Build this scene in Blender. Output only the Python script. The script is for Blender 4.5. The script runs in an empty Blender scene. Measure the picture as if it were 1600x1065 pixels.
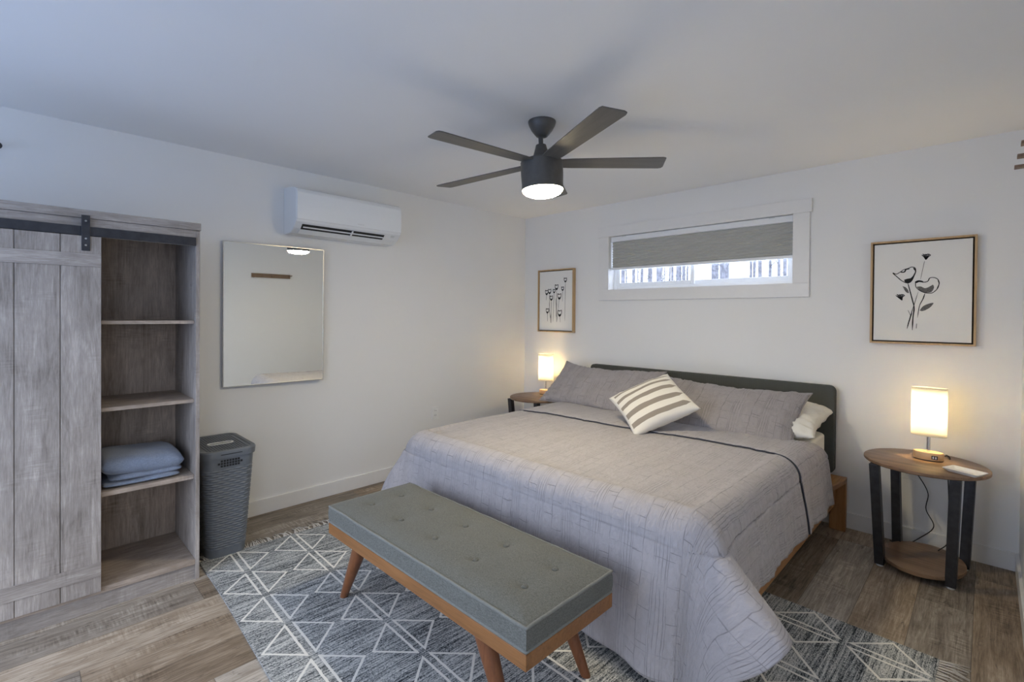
import bpy, bmesh, math, random
from mathutils import Vector, Matrix, Euler, noise
from math import sin, cos, pi, radians, sqrt, exp, atan2, hypot

S = bpy.context.scene
COL = S.collection
random.seed(7)

# ------------------------------------------------------------------ camera
cam_d = bpy.data.cameras.new('camera')
cam = bpy.data.objects.new('camera', cam_d); COL.objects.link(cam)
CP = Vector((3.6002, -3.8789, 1.3989)); YAW, PITCH, ROLL = .7744, -.0086, .0078
Fv = Vector((-sin(YAW)*cos(PITCH), cos(YAW)*cos(PITCH), sin(PITCH)))
R0 = Vector((cos(YAW), sin(YAW), 0)); U0 = R0.cross(Fv)
Rv = R0*cos(ROLL)+U0*sin(ROLL); Uv = U0*cos(ROLL)-R0*sin(ROLL)
cam.matrix_world = Matrix(((Rv.x, Uv.x, -Fv.x, CP.x), (Rv.y, Uv.y, -Fv.y, CP.y), (Rv.z, Uv.z, -Fv.z, CP.z), (0, 0, 0, 1)))
cam_d.sensor_width = 36; cam_d.lens = 758.6/1600*36; cam_d.shift_y = -(532.5-498.18)/1600
cam_d.clip_start = .02
S.camera = cam

# ------------------------------------------------------------------ exposure, world, window light
vs = S.view_settings
vs.view_transform = 'Standard'; vs.look = 'None'; vs.gamma = 1; vs.use_curve_mapping = False
vs.exposure = 0.0
S.cycles.max_bounces = 10; S.cycles.diffuse_bounces = 6; S.cycles.glossy_bounces = 4
S.cycles.transparent_max_bounces = 10; S.cycles.caustics_reflective = False; S.cycles.caustics_refractive = False
S.cycles.sample_clamp_indirect = 0

WORLD = 7.5
world = bpy.data.worlds.new('winter_sky'); S.world = world; world.use_nodes = True
nt = world.node_tree; nt.nodes.clear()
o = nt.nodes.new('ShaderNodeOutputWorld'); bg = nt.nodes.new('ShaderNodeBackground')
tc = nt.nodes.new('ShaderNodeTexCoord'); sx = nt.nodes.new('ShaderNodeSeparateXYZ'); cr = nt.nodes.new('ShaderNodeValToRGB')
mr = nt.nodes.new('ShaderNodeMapRange'); mr.inputs[1].default_value = -1; mr.inputs[2].default_value = 1
nt.links.new(tc.outputs['Generated'], sx.inputs[0]); nt.links.new(sx.outputs[2], mr.inputs[0])
nt.links.new(mr.outputs[0], cr.inputs[0]); nt.links.new(cr.outputs[0], bg.inputs[0]); nt.links.new(bg.outputs[0], o.inputs[0])
cr.color_ramp.elements[0].position = .46; cr.color_ramp.elements[0].color = (.195, .275, .46, 1)
cr.color_ramp.elements[1].position = .54; cr.color_ramp.elements[1].color = (.60, .665, .85, 1)
bg.inputs[1].default_value = WORLD

def portal(name, loc, rot, sx_, sy_):
    l = bpy.data.lights.new(name, 'AREA'); l.shape = 'RECTANGLE'; l.size = sx_; l.size_y = sy_
    l.cycles.is_portal = True
    ob = bpy.data.objects.new(name, l); ob.location = loc; ob.rotation_euler = rot; COL.objects.link(ob)
RW, RL, RH, WT = 3.742, 5.0, 2.44, .14                    # room width, length, height, wall thickness
PD = (.35, 2.75, .08, 2.1)                                # glazed opening in the rear wall x0 x1 z0 z1
SD = (-4.85, -4.05, .55, 2.05)                             # unseen side window behind the camera, added as fill light: y0 y1 z0 z1
portal('daylight_rear_window', ((PD[0]+PD[1])/2, -RL-.02, (PD[2]+PD[3])/2), (pi/2, 0, 0), PD[1]-PD[0], PD[3]-PD[2])
portal('daylight_fill_window', (RW+.02, (SD[0]+SD[1])/2, (SD[2]+SD[3])/2), (pi/2, 0, pi/2), SD[1]-SD[0], SD[3]-SD[2])  # portal of the added fill opening
portal('daylight_high_window', (1.84, .135, 1.886), (-pi/2, 0, 0), 1.53, .49)

# ------------------------------------------------------------------ node helpers
MATS = {}
class NT:
    def __init__(s, name):
        s.m = bpy.data.materials.new(name); s.m.use_nodes = True; s.t = s.m.node_tree
        s.b = s.t.nodes['Principled BSDF']; s.o = s.t.nodes['Material Output']
    def n(s, typ, **kw):
        nd = s.t.nodes.new('ShaderNode'+typ)
        for k, v in kw.items(): setattr(nd, k, v)
        return nd
    def l(s, a, b): s.t.links.new(a, b)
    def set(s, inp, v):
        if hasattr(v, 'is_linked') or isinstance(v, bpy.types.NodeSocket): s.l(v, inp)
        else: inp.default_value = v
    def math(s, op, a, b=0., c=0., clamp=False):
        nd = s.n('Math', operation=op, use_clamp=clamp)
        for i, v in enumerate((a, b, c)): s.set(nd.inputs[i], v)
        return nd.outputs[0]
    def obj(s, uv=False):
        return s.n('TexCoord').outputs['UV' if uv else 'Object']
    def map(s, vec, scale=(1, 1, 1), rot=(0, 0, 0), loc=(0, 0, 0)):
        nd = s.n('Mapping'); s.l(vec, nd.inputs[0]); nd.inputs['Scale'].default_value = scale
        nd.inputs['Rotation'].default_value = rot; nd.inputs['Location'].default_value = loc
        return nd.outputs[0]
    def noise(s, vec, scale=5, detail=4, rough=.55, dist=0):
        nd = s.n('TexNoise'); s.l(vec, nd.inputs['Vector']); nd.inputs['Scale'].default_value = scale
        nd.inputs['Detail'].default_value = detail; nd.inputs['Roughness'].default_value = rough; nd.inputs['Distortion'].default_value = dist
        return nd.outputs[0]
    def ramp(s, fac, stops):
        nd = s.n('ValToRGB'); s.l(fac, nd.inputs[0]); e = nd.color_ramp.elements
        while len(e) < len(stops): e.new(.5)
        for q, (p, c) in zip(e, stops):
            q.position = p; q.color = (*c, 1) if len(c) == 3 else c
        return nd.outputs[0]
    def mix(s, f, a, b, mode='MIX'):
        nd = s.n('Mix', data_type='RGBA', blend_type=mode)
        s.set(nd.inputs[0], f); s.set(nd.inputs[6], a if not isinstance(a, tuple) or len(a) == 4 else (*a, 1))
        s.set(nd.inputs[7], b if not isinstance(b, tuple) or len(b) == 4 else (*b, 1))
        return nd.outputs[2]
    def sep(s, v):
        nd = s.n('SeparateXYZ'); s.l(v, nd.inputs[0]); return nd.outputs
    def comb(s, x, y, z=0.):
        nd = s.n('CombineXYZ')
        for i, v in enumerate((x, y, z)): s.set(nd.inputs[i], v)
        return nd.outputs[0]
    def white(s, vec):
        nd = s.n('TexWhiteNoise', noise_dimensions='3D'); s.l(vec, nd.inputs[0]); return nd.outputs[0]
    def bump(s, h, strength=.3, dist=.01):
        nd = s.n('Bump'); s.l(h, nd.inputs['Height']); nd.inputs['Strength'].default_value = strength
        nd.inputs['Distance'].default_value = dist; s.l(nd.outputs[0], s.b.inputs['Normal'])
    def base(s, v):
        s.set(s.b.inputs['Base Color'], v if not isinstance(v, tuple) or len(v) == 4 else (*v, 1))
    def p(s, rough=.5, metal=0., spec=.5):
        s.set(s.b.inputs['Roughness'], rough); s.b.inputs['Metallic'].default_value = metal
        s.b.inputs['Specular IOR Level'].default_value = spec

def plain(name, col, rough=.5, metal=0., spec=.5, var=.06, nscale=30, bumps=0.):
    t = NT(name); v = t.obj(); nz = t.noise(v, nscale, 3)
    a = tuple(c*(1-var) for c in col); b = tuple(min(1, c*(1+var)) for c in col)
    t.base(t.ramp(nz, [(.3, a), (.7, b)])); t.p(rough, metal, spec)
    if bumps: t.bump(t.noise(v, nscale*4, 3), bumps, .002)
    return t.m

def wood(name, cols, axis='y', rough=.45, scale=1., contrast=(.3, .5, .7), spec=.4, bump=.15):
    t = NT(name); v = t.obj(); st = .07
    sc = {'x': (st, 1, 1), 'y': (1, st, 1), 'z': (1, 1, st)}[axis]
    m = t.map(v, sc); a = t.noise(m, 28*scale, 6, .65, 1.2); b = t.noise(m, 150*scale, 3, .6)
    f = t.math('ADD', t.math('MULTIPLY', a, .75), t.math('MULTIPLY', b, .25))
    t.base(t.ramp(f, list(zip(contrast, cols)))); t.p(rough, 0, spec); t.bump(b, bump, .001)
    return t.m

def weathered(name, axis, tone=1., warm=0.):
    t = NT(name); v = t.obj(); st = .09
    sc = {'x': (st, 1, 1), 'y': (1, st, 1), 'z': (1, 1, st)}[axis]
    m = t.map(v, sc); a = t.noise(m, 20, 8, .75, 1.8); fine = t.noise(m, 190, 4, .65)
    big = t.noise(t.map(v, tuple(.45 if q < 1 else 1 for q in sc)), 7, 4, .6, .8)
    # short saw marks across the grain
    sc2 = {'x': (1, .12, .12), 'y': (.12, 1, .12), 'z': (.12, .12, 1)}[axis]
    saw = t.noise(t.map(v, sc2), 120, 2, .5); sawmask = t.ramp(t.noise(v, 5, 3), [(.52, (0, 0, 0)), (.66, (1, 1, 1))])
    f = t.math('ADD', t.math('ADD', t.math('MULTIPLY', a, .42), t.math('MULTIPLY', fine, .26)), t.math('MULTIPLY', big, .34))
    f = t.math('ADD', f, t.math('MULTIPLY', t.math('SUBTRACT', saw, .5), t.math('MULTIPLY', sawmask, .22)))
    k = tone
    w = lambda r, g, b_: (r*k*(1+warm), g*k, b_*k*(1-warm))
    t.base(t.ramp(f, [(.33, w(.075, .066, .058)), (.45, w(.16, .147, .136)), (.55, w(.222, .207, .195)), (.70, w(.36, .343, .328))]))
    t.p(.55, 0, .35); t.bump(fine, .15, .001)
    return t.m

def fabric(name, col, thread=700, var=.35, rough=.9, uv=False, bump=.25, sheen=.1):
    t = NT(name); v = t.obj(uv)
    n1 = t.noise(t.map(v, (1, .15, 1)), thread, 2, .6); n2 = t.noise(t.map(v, (.15, 1, .3)), thread, 2, .6)
    f = t.math('ADD', t.math('MULTIPLY', n1, .5), t.math('MULTIPLY', n2, .5))
    t.base(t.ramp(f, [(.35, tuple(c*(1-var) for c in col)), (.65, tuple(min(1, c*(1+var)) for c in col))]))
    t.p(rough, 0, .2); t.b.inputs['Sheen Weight'].default_value = sheen; t.bump(f, bump, .001)
    return t.m

# ------------------------------------------------------------------ mesh helpers
def new(): return bmesh.new()
def box(bm, x0, x1, y0, y1, z0, z1):
    m = Matrix.Translation(((x0+x1)/2, (y0+y1)/2, (z0+z1)/2)) @ Matrix.Diagonal((abs(x1-x0), abs(y1-y0), abs(z1-z0), 1))
    return bmesh.ops.create_cube(bm, size=1, matrix=m)['verts']
def bx(*a): bm = new(); box(bm, *a); return bm
def poly_prism(bm, pts, ext):                              # pts: list of Vectors (planar loop), ext: Vector
    lo = [bm.verts.new(p) for p in pts]; hi = [bm.verts.new(Vector(p)+Vector(ext)) for p in pts]
    n = len(pts); bm.faces.new(lo[::-1]); bm.faces.new(hi)
    for i in range(n): bm.faces.new((lo[i], lo[(i+1) % n], hi[(i+1) % n], hi[i]))
def rings(bm, rr, cap0=True, cap1=True, closed=True):      # list of vertex-position rings -> skin
    vv = [[bm.verts.new(p) for p in r] for r in rr]
    n = len(vv[0]); m = n if closed else n-1
    for a, b in zip(vv, vv[1:]):
        for i in range(m): bm.faces.new((a[i], a[(i+1) % n], b[(i+1) % n], b[i]))
    if cap0: bm.faces.new(vv[0][::-1])
    if cap1: bm.faces.new(vv[-1])
    return vv
def lathe(bm, prof, seg=32, c=(0, 0, 0), a=1., b=1., cap0=True, cap1=True):     # prof: (r, z); a, b scale x, y -> ovals
    rings(bm, [[Vector((c[0]+r*a*cos(2*pi*i/seg), c[1]+r*b*sin(2*pi*i/seg), c[2]+z)) for i in range(seg)] for r, z in prof], cap0, cap1)
def tube(bm, pts, r, seg=10, r1=None):
    pts = [Vector(p) for p in pts]; n = len(pts); rr = []; up = Vector((0, 0, 1))
    last = None
    for i, p in enumerate(pts):
        d = (pts[min(i+1, n-1)]-pts[max(i-1, 0)]).normalized()
        if last is None:
            s = d.cross(up) if abs(d.dot(up)) < .95 else d.cross(Vector((1, 0, 0)))
        else: s = last-d*last.dot(d)
        s.normalize(); last = s; t = d.cross(s)
        rad = r if r1 is None else r+(r1-r)*i/(n-1)
        rr.append([p+(s*cos(2*pi*k/seg)+t*sin(2*pi*k/seg))*rad for k in range(seg)])
    rings(bm, rr)
def smooth_path(pts, k=8):                                  # Catmull-Rom
    P = [Vector(p) for p in pts]; P = [P[0]*2-P[1]]+P+[P[-1]*2-P[-2]]; out = []
    for i in range(1, len(P)-2):
        for j in range(k):
            t = j/k; a, b, c, d = P[i-1:i+3]
            out.append(.5*((2*b)+(c-a)*t+(2*a-5*b+4*c-d)*t*t+(3*b-a-3*c+d)*t**3))
    return out+[P[-2]]
def rrect(x0, x1, y0, y1, r, z, k=6):
    pts = []
    for cx, cy, a0 in ((x1-r, y1-r, 0), (x0+r, y1-r, 90), (x0+r, y0+r, 180), (x1-r, y0+r, 270)):
        for i in range(k+1):
            a = radians(a0+90*i/k); pts.append(Vector((cx+r*cos(a), cy+r*sin(a), z)))
    return pts
def grid(bm, nu, nv, f, uvf=None):                          # f(i/nu, j/nv) -> position
    vv = [[bm.verts.new(f(i/nu, j/nv)) for j in range(nv+1)] for i in range(nu+1)]
    uvl = bm.loops.layers.uv.verify() if uvf else None
    for i in range(nu):
        for j in range(nv):
            fc = bm.faces.new((vv[i][j], vv[i+1][j], vv[i+1][j+1], vv[i][j+1]))
            if uvf:
                for lp, (a, b) in zip(fc.loops, ((i, j), (i+1, j), (i+1, j+1), (i, j+1))): lp[uvl].uv = uvf(a/nu, b/nv)
    return vv
def obj(name, bm, mat, parent=None, smooth=False, bevel=0., seg=2, solid=0., subsurf=0, recalc=True, label=None):
    if recalc: bmesh.ops.recalc_face_normals(bm, faces=bm.faces[:])
    me = bpy.data.meshes.new(name); bm.to_mesh(me); bm.free()
    ob = bpy.data.objects.new(name, me); COL.objects.link(ob)
    if mat: me.materials.append(mat)
    if smooth:
        for p in me.polygons: p.use_smooth = True
        if smooth == 'auto': me.set_sharp_from_angle(angle=radians(38))
    if parent: ob.parent = parent
    if solid:
        md = ob.modifiers.new('thickness', 'SOLIDIFY'); md.thickness = solid; md.offset = 0
    if bevel:
        md = ob.modifiers.new('edges', 'BEVEL'); md.width = bevel; md.segments = seg; md.limit_method = 'ANGLE'; md.angle_limit = radians(40); md.harden_normals = False
    if subsurf:
        md = ob.modifiers.new('soft', 'SUBSURF'); md.levels = subsurf; md.render_levels = subsurf
    if label: ob['label'] = label
    return ob
def tag(o, label, cat, group=None, kind=None):
    o['label'] = label; o['category'] = cat
    if group: o['group'] = group
    if kind: o['kind'] = kind
    return o
def thing(name, label, cat, loc=(0, 0, 0), rot=(0, 0, 0), group=None):
    e = bpy.data.objects.new(name, None); e.empty_display_size = .1; COL.objects.link(e)
    e.location = loc; e.rotation_euler = rot
    return tag(e, label, cat, group)
def struct(name, bm, mat, parent=None, **k):
    o = obj(name, bm, mat, parent, **k)
    if not parent: o['kind'] = 'structure'
    return o

# ------------------------------------------------------------------ materials
M = {}
t = NT('wall_paint'); v = t.obj(); t.base(t.ramp(t.noise(v, 1.5, 2), [(.3, (.83, .822, .80)), (.7, (.845, .837, .815))])); t.p(.6, 0, .3)
t.bump(t.noise(v, 220, 3), .06, .001); M['wall'] = t.m
t = NT('ceiling_paint'); v = t.obj(); t.base(t.ramp(t.noise(v, 1.2, 2), [(.3, (.87, .868, .86)), (.7, (.885, .883, .875))])); t.p(.75, 0, .2)
t.bump(t.noise(v, 160, 3), .08, .001); M['ceiling'] = t.m
M['trim'] = plain('trim_paint', (.82, .81, .79), .35, 0, .4, .01)
M['vinyl'] = plain('white_vinyl', (.86, .87, .88), .35, 0, .5, .01)

# floor: vinyl planks of weathered timber running along y
t = NT('plank_floor'); v = t.obj(); x, y, z = t.sep(v)
row = t.math('FLOOR', t.math('DIVIDE', t.math('SUBTRACT', x, .675), .2068))
off = t.math('MULTIPLY', t.white(t.comb(row, 3.3)), 1.5)
yy = t.math('DIVIDE', t.math('ADD', y, off), 1.22); colr = t.math('FLOOR', yy)
pid = t.white(t.comb(row, colr, 1.7)); pid2 = t.white(t.comb(row, colr, 9.2))
vec = t.comb(t.math('ADD', x, t.math('MULTIPLY', pid, 7.)), t.math('ADD', y, t.math('MULTIPLY', pid2, 11.)), pid)
g = t.noise(t.map(vec, (1, .06, 1)), 38, 8, .74, 1.4); fine = t.noise(t.map(vec, (1, .05, 1)), 210, 4, .7)
blot = t.noise(t.map(vec, (1, .5, 1)), 5.5, 4, .6, .8)
saw = t.noise(t.map(vec, (.1, 1, 1)), 130, 2, .5)
sm = t.ramp(t.noise(t.map(vec, (1, .45, 1)), 6, 3), [(.5, (0, 0, 0)), (.64, (1, 1, 1))])
f = t.math('ADD', t.math('MULTIPLY', g, .52), t.math('ADD', t.math('MULTIPLY', fine, .32), t.math('MULTIPLY', blot, .24)))
f = t.math('ADD', f, t.math('MULTIPLY', t.math('SUBTRACT', saw, .5), t.math('MULTIPLY', sm, .42)))
f = t.math('ADD', f, t.math('MULTIPLY', t.math('SUBTRACT', pid, .5), .17))
gray = t.ramp(f, [(.36, (.075, .062, .05)), (.47, (.16, .138, .115)), (.57, (.25, .222, .19)), (.70, (.42, .39, .35))])
brown = t.ramp(f, [(.36, (.062, .045, .031)), (.47, (.155, .118, .083)), (.57, (.245, .195, .145)), (.70, (.40, .345, .28))])
c = t.mix(t.ramp(pid2, [(.25, (0, 0, 0)), (.75, (1, 1, 1))]), gray, brown)
fx = t.math('FRACT', t.math('DIVIDE', t.math('SUBTRACT', x, .675), .2068)); fy = t.math('FRACT', yy)
ex = t.math('MINIMUM', fx, t.math('SUBTRACT', 1., fx)); ey = t.math('MINIMUM', fy, t.math('SUBTRACT', 1., fy))
seam = t.math('MINIMUM', t.math('MULTIPLY', ex, .2068), t.math('MULTIPLY', ey, 1.22))
sf = t.math('LESS_THAN', seam, .0013)
kn = t.noise(t.map(vec, (1, .22, 1)), 17, 5, .75, 2.2)
c = t.mix(t.ramp(kn, [(.30, (.75, .75, .75)), (.42, (0, 0, 0))]), c, (.045, .036, .028))
scr = t.noise(t.map(vec, (1, .3, 1)), 42, 4, .7, 1.5)
c = t.mix(t.ramp(scr, [(.66, (0, 0, 0)), (.74, (.55, .55, .55))]), c, (.42, .38, .33))
c = t.mix(1., c, (1.42, 1.37, 1.30), 'MULTIPLY')
t.base(t.mix(t.math('MULTIPLY', sf, .6), c, (.05, .04, .032))); t.p(.48, 0, .35)
t.bump(t.math('SUBTRACT', t.math('MULTIPLY', fine, .4), sf), .25, .0015); M['floor'] = t.m

M['gw_z'] = weathered('grey_barn_wood_upright', 'z', 1.62, .05)
M['gw_y'] = weathered('grey_barn_wood_level', 'y', 1.6, .05)
M['gw_back'] = weathered('grey_barn_wood_backing', 'z', 1.9, .15)
M['gw_shelf'] = weathered('grey_barn_wood_shelf', 'y', 1.7, .14)
M['black_metal'] = plain('black_metal', (.05, .05, .055), .4, .6, .5, .2)
M['fan_metal'] = plain('dark_bronze_metal', (.105, .098, .088), .42, .15, .5, .1)
M['fan_blade'] = wood('dark_blade', [(.10, .093, .082), (.125, .117, .105), (.15, .14, .125)], 'x', .42)
M['chrome'] = plain('chrome', (.75, .75, .76), .15, 1., .5, .02)
M['silver'] = plain('brushed_silver', (.62, .61, .58), .3, 1., .5, .05)
M['bed_wood'] = wood('honey_oak', [(.24, .105, .035), (.37, .18, .066), (.46, .25, .10)], 'y', .4)
M['bed_wood_z'] = wood('honey_oak_upright', [(.24, .105, .035), (.37, .18, .066), (.46, .25, .10)], 'z', .4)
M['bench_wood'] = wood('walnut_stain', [(.18, .08, .027), (.29, .13, .045), (.36, .17, .063)], 'x', .35)
M['bench_leg'] = wood('walnut_stain_leg', [(.12, .045, .018), (.20, .075, .03), (.25, .10, .04)], 'z', .35)
M['table_wood'] = wood('rustic_brown_board', [(.075, .042, .024), (.215, .13, .077), (.34, .225, .14)], 'x', .35, .6, (.3, .5, .72))
M['lamp_wood'] = wood('pale_beech', [(.52, .33, .17), (.62, .42, .23), (.70, .50, .30)], 'x', .4)
M['frame_wood'] = wood('light_oak_frame', [(.40, .26, .125), (.52, .35, .18), (.60, .42, .23)], 'z', .45)
M['canvas'] = plain('white_canvas', (.80, .79, .76), .8, 0, .2, .01, 300, .1)
M['ink'] = plain('black_ink', (.02, .02, .02), .7, 0, .2, .3, 120)
M['grey_ink'] = plain('grey_ink_wash', (.14, .135, .13), .7, 0, .2, .5, 160)
M['dark_gap'] = plain('dark_lining', (.05, .035, .02), .8)
M['ac_white'] = plain('gloss_white_plastic', (.83, .85, .86), .22, 0, .5, .005)
M['ac_grey'] = plain('pale_grey_plastic', (.66, .68, .68), .4, 0, .5, .02)
M['black_plastic'] = plain('black_plastic', (.015, .015, .016), .4)
M['white_plastic'] = plain('white_plastic', (.85, .85, .83), .35)
M['basket'] = plain('slate_grey_plastic', (.135, .15, .168), .42, 0, .5, .05)
M['bench_fabric'] = fabric('slate_linen', (.150, .153, .136), 800, .42, .95, False, .35)
M['bench_piping'] = fabric('slate_linen_piping', (.215, .22, .20), 800, .2)
M['headboard'] = fabric('charcoal_weave', (.075, .078, .07), 420, .4)
t = NT('charcoal_rib_weave'); v = t.obj(); hx_, hy_, hz_ = t.sep(v)
rb = t.math('ABSOLUTE', t.math('SUBTRACT', t.math('FRACT', t.math('ADD', t.math('MULTIPLY', hx_, 130.), t.math('MULTIPLY', t.noise(v, 18, 2), .6))), .5)); nz = t.noise(v, 420, 2)
hf = t.math('ADD', t.math('MULTIPLY', rb, .9), t.math('MULTIPLY', nz, .6))
t.base(t.ramp(hf, [(.25, (.065, .067, .06)), (.75, (.105, .108, .097))])); t.p(.9, 0, .2); t.bump(hf, .5, .002); M['headboard'] = t.m
M['white_cotton'] = fabric('white_cotton', (.80, .77, .70), 600, .04, .9)
M['blanket'] = fabric('blue_grey_fleece', (.21, .25, .33), 420, .22, 1., False, .4, .4)
M['binding'] = fabric('navy_binding', (.05, .052, .065), 500, .2)
M['fringe'] = fabric('cream_cotton_fringe', (.66, .62, .55), 500, .2)
M['cord'] = plain('black_cord', (.012, .012, .012), .45)
M['bark'] = plain('bare_bark', (.16, .155, .165), .9, 0, .2, .4, 12)
M['snow'] = plain('snow', (.85, .87, .9), .8, 0, .2, .02, 2)
M['rack_wood'] = wood('driftwood_plank', [(.14, .085, .05), (.22, .14, .085), (.30, .21, .14)], 'y', .5)
M['mirror'] = None
t = NT('mirror_silver'); t.base((.87, .885, .865)); t.p(.0, 1.); M['mirror'] = t.m
t = NT('clear_glass'); t.t.nodes.remove(t.b); tr = t.n('BsdfTransparent'); gl = t.n('BsdfGlossy'); mx = t.n('MixShader')
tr.inputs[0].default_value = (.96, .98, .98, 1); gl.inputs['Roughness'].default_value = .02; mx.inputs[0].default_value = .05
t.l(tr.outputs[0], mx.inputs[1]); t.l(gl.outputs[0], mx.inputs[2]); t.l(mx.outputs[0], t.o.inputs[0]); M['glass'] = t.m

# blind: pleated fabric
t = NT('pleated_fabric'); v = t.obj(); t.t.nodes.remove(t.b); df = t.n('BsdfDiffuse'); tl = t.n('BsdfTranslucent'); mx = t.n('MixShader'); mx.inputs[0].default_value = .14
cc = t.ramp(t.noise(v, 40, 2), [(.3, (.62, .61, .565)), (.7, (.63, .62, .575))]); t.l(cc, df.inputs[0]); t.l(cc, tl.inputs[0])
t.l(df.outputs[0], mx.inputs[1]); t.l(tl.outputs[0], mx.inputs[2]); t.l(mx.outputs[0], t.o.inputs[0]); M['blind'] = t.m

# quilt: stitched pattern in cloth metres (uv)
def quilt_mat(name, col):
    t = NT(name); v = t.obj(True); x, y, z = t.sep(v)
    wob = t.math('MULTIPLY', t.math('SUBTRACT', t.noise(v, 9, 2), .5), .018)
    x2 = t.math('ADD', x, wob); y2 = t.math('ADD', y, wob)
    W = .158
    fx = t.math('MULTIPLY', t.math('FRACT', t.math('DIVIDE', x2, W)), W)
    cell = t.math('FLOOR', t.math('DIVIDE', x2, W))
    inband = t.math('LESS_THAN', fx, .056)
    fl = t.math('FRACT', t.math('DIVIDE', fx, .014)); dl = t.math('MULTIPLY', t.math('ABSOLUTE', t.math('SUBTRACT', fl, .5)), .014)
    line1 = t.math('MULTIPLY', inband, t.math('LESS_THAN', dl, .0013))
    # staggered rectangles between the bands
    br = t.n('TexBrick'); t.l(t.comb(t.math('ADD', y2, t.math('MULTIPLY', t.white(t.comb(cell, 1.)), .3)), t.math('SUBTRACT', fx, .056)), br.inputs['Vector'])
    for k, q in (('Scale', 1.), ('Mortar Size', .0017), ('Mortar Smooth', .0), ('Brick Width', .125), ('Row Height', .051)): br.inputs[k].default_value = q
    br.inputs['Color1'].default_value = br.inputs['Color2'].default_value = (0, 0, 0, 1); br.inputs['Mortar'].default_value = (1, 1, 1, 1)
    line2 = t.math('MULTIPLY', t.math('SUBTRACT', 1., inband), br.outputs['Fac'])
    fy = t.math('MULTIPLY', t.math('FRACT', t.math('DIVIDE', y2, .085)), .085)
    line3 = t.math('MULTIPLY', t.math('LESS_THAN', fy, .002), t.math('GREATER_THAN', t.white(t.comb(t.math('FLOOR', t.math('DIVIDE', x2, W*.5)), t.math('FLOOR', t.math('DIVIDE', y2, .085)))), .55))
    line = t.math('MAXIMUM', line1, t.math('MAXIMUM', line2, line3))
    fade = t.ramp(t.noise(v, 11, 3), [(.36, (.12, .12, .12)), (.62, (1, 1, 1))])
    line = t.math('MULTIPLY', line, fade)
    puff = t.noise(t.map(v, (1., .55, 1)), 60, 3, .5, .6); weave = t.noise(v, 600, 2)
    b = tuple(c*1.04 for c in col); a = tuple(c*.93 for c in col)
    base = t.mix(t.math('MULTIPLY', line, .58), t.ramp(puff, [(.3, a), (.7, b)]), tuple(c*.30 for c in col))
    t.base(base); t.p(.8, 0, .25); t.b.inputs['Sheen Weight'].default_value = .15
    h = t.math('ADD', t.math('MULTIPLY', puff, 1.1), t.math('SUBTRACT', t.math('MULTIPLY', weave, .1), t.math('MULTIPLY', line, 1.1)))
    t.bump(h, .8, .008)
    return t.m
M['quilt'] = quilt_mat('stitched_quilt', (.445, .418, .425))
M['sham'] = quilt_mat('stitched_sham', (.35, .322, .322))

# striped cushion: uv 0..1, v runs across the stripes
t = NT('striped_cotton'); v = t.obj(True); w0, u, _ = t.sep(v); w = t.math('SUBTRACT', 1., w0)
ws = t.math('ADD', w, t.math('MULTIPLY', t.math('SUBTRACT', t.noise(v, 4, 2), .5), .02))
msk = None
for c0, hw, u0, u1 in ((.15, .026, .08, .95), (.30, .030, .05, .95), (.455, .034, .04, .94), (.63, .042, .04, .94), (.825, .046, .05, .93)):
    taper = t.math('MINIMUM', 1., t.math('MULTIPLY', t.math('SUBTRACT', u1, u), 9.), clamp=True)
    d = t.math('LESS_THAN', t.math('ABSOLUTE', t.math('SUBTRACT', ws, c0)), t.math('MULTIPLY', taper, hw))
    d = t.math('MULTIPLY', d, t.math('GREATER_THAN', u, u0))
    msk = d if msk is None else t.math('MAXIMUM', msk, d)
nz = t.noise(v, 260, 2)
t.base(t.mix(msk, t.ramp(nz, [(.3, (.74, .70, .63)), (.7, (.80, .77, .70))]), t.ramp(nz, [(.3, (.27, .235, .20)), (.7, (.33, .29, .25))])))
t.p(.9, 0, .2); t.bump(nz, .15, .001); M['cushion'] = t.m

# rug: flat weave with cream diamond lines
t = NT('flatweave_rug'); v = t.obj(); x, y, z = t.sep(v); PX, PY = .2945, .335
cx = t.math('MULTIPLY', t.math('FRACT', t.math('DIVIDE', x, PX)), PX)
e = t.math('ABSOLUTE', t.math('MULTIPLY', t.math('SUBTRACT', t.math('FRACT', t.math('DIVIDE', y, PY)), .5), PY))
jit = t.math('MULTIPLY', t.math('SUBTRACT', t.noise(v, 40, 2), .5), .006)
xx = t.math('ABSOLUTE', t.math('ADD', t.math('SUBTRACT', cx, .147), jit))
d1 = t.math('ABSOLUTE', t.math('MULTIPLY', t.math('ADD', t.math('MULTIPLY', xx, .130), t.math('MULTIPLY', t.math('SUBTRACT', e, .148), .127)), 1/.1817))
l1 = t.math('MULTIPLY', t.math('LESS_THAN', d1, .0052), t.math('MULTIPLY', t.math('GREATER_THAN', e, .014), t.math('LESS_THAN', e, .155)))
l2 = t.math('MULTIPLY', t.math('LESS_THAN', t.math('ABSOLUTE', t.math('ADD', t.math('SUBTRACT', e, .018), jit)), .0052), t.math('LESS_THAN', xx, .128))
ln = t.math('MAXIMUM', l1, l2)
st = t.noise(t.map(v, (1, .03, 1)), 140, 3, .75); kn = t.noise(t.map(v, (1, .5, 1)), 300, 2, .6); lo = t.noise(t.map(v, (1, .12, 1)), 7, 2)
f = t.math('ADD', t.math('MULTIPLY', st, .62), t.math('ADD', t.math('MULTIPLY', kn, .5), t.math('MULTIPLY', lo, .12)))
wv = t.ramp(f, [(.49, (.024, .028, .032)), (.55, (.105, .115, .12)), (.62, (.32, .33, .325)), (.72, (.66, .66, .63))])
t.base(t.mix(ln, wv, (.82, .80, .74))); t.p(.95, 0, .1); t.bump(t.math('ADD', t.math('MULTIPLY', f, .6), t.math('MULTIPLY', ln, .6)), .7, .004)
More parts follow.
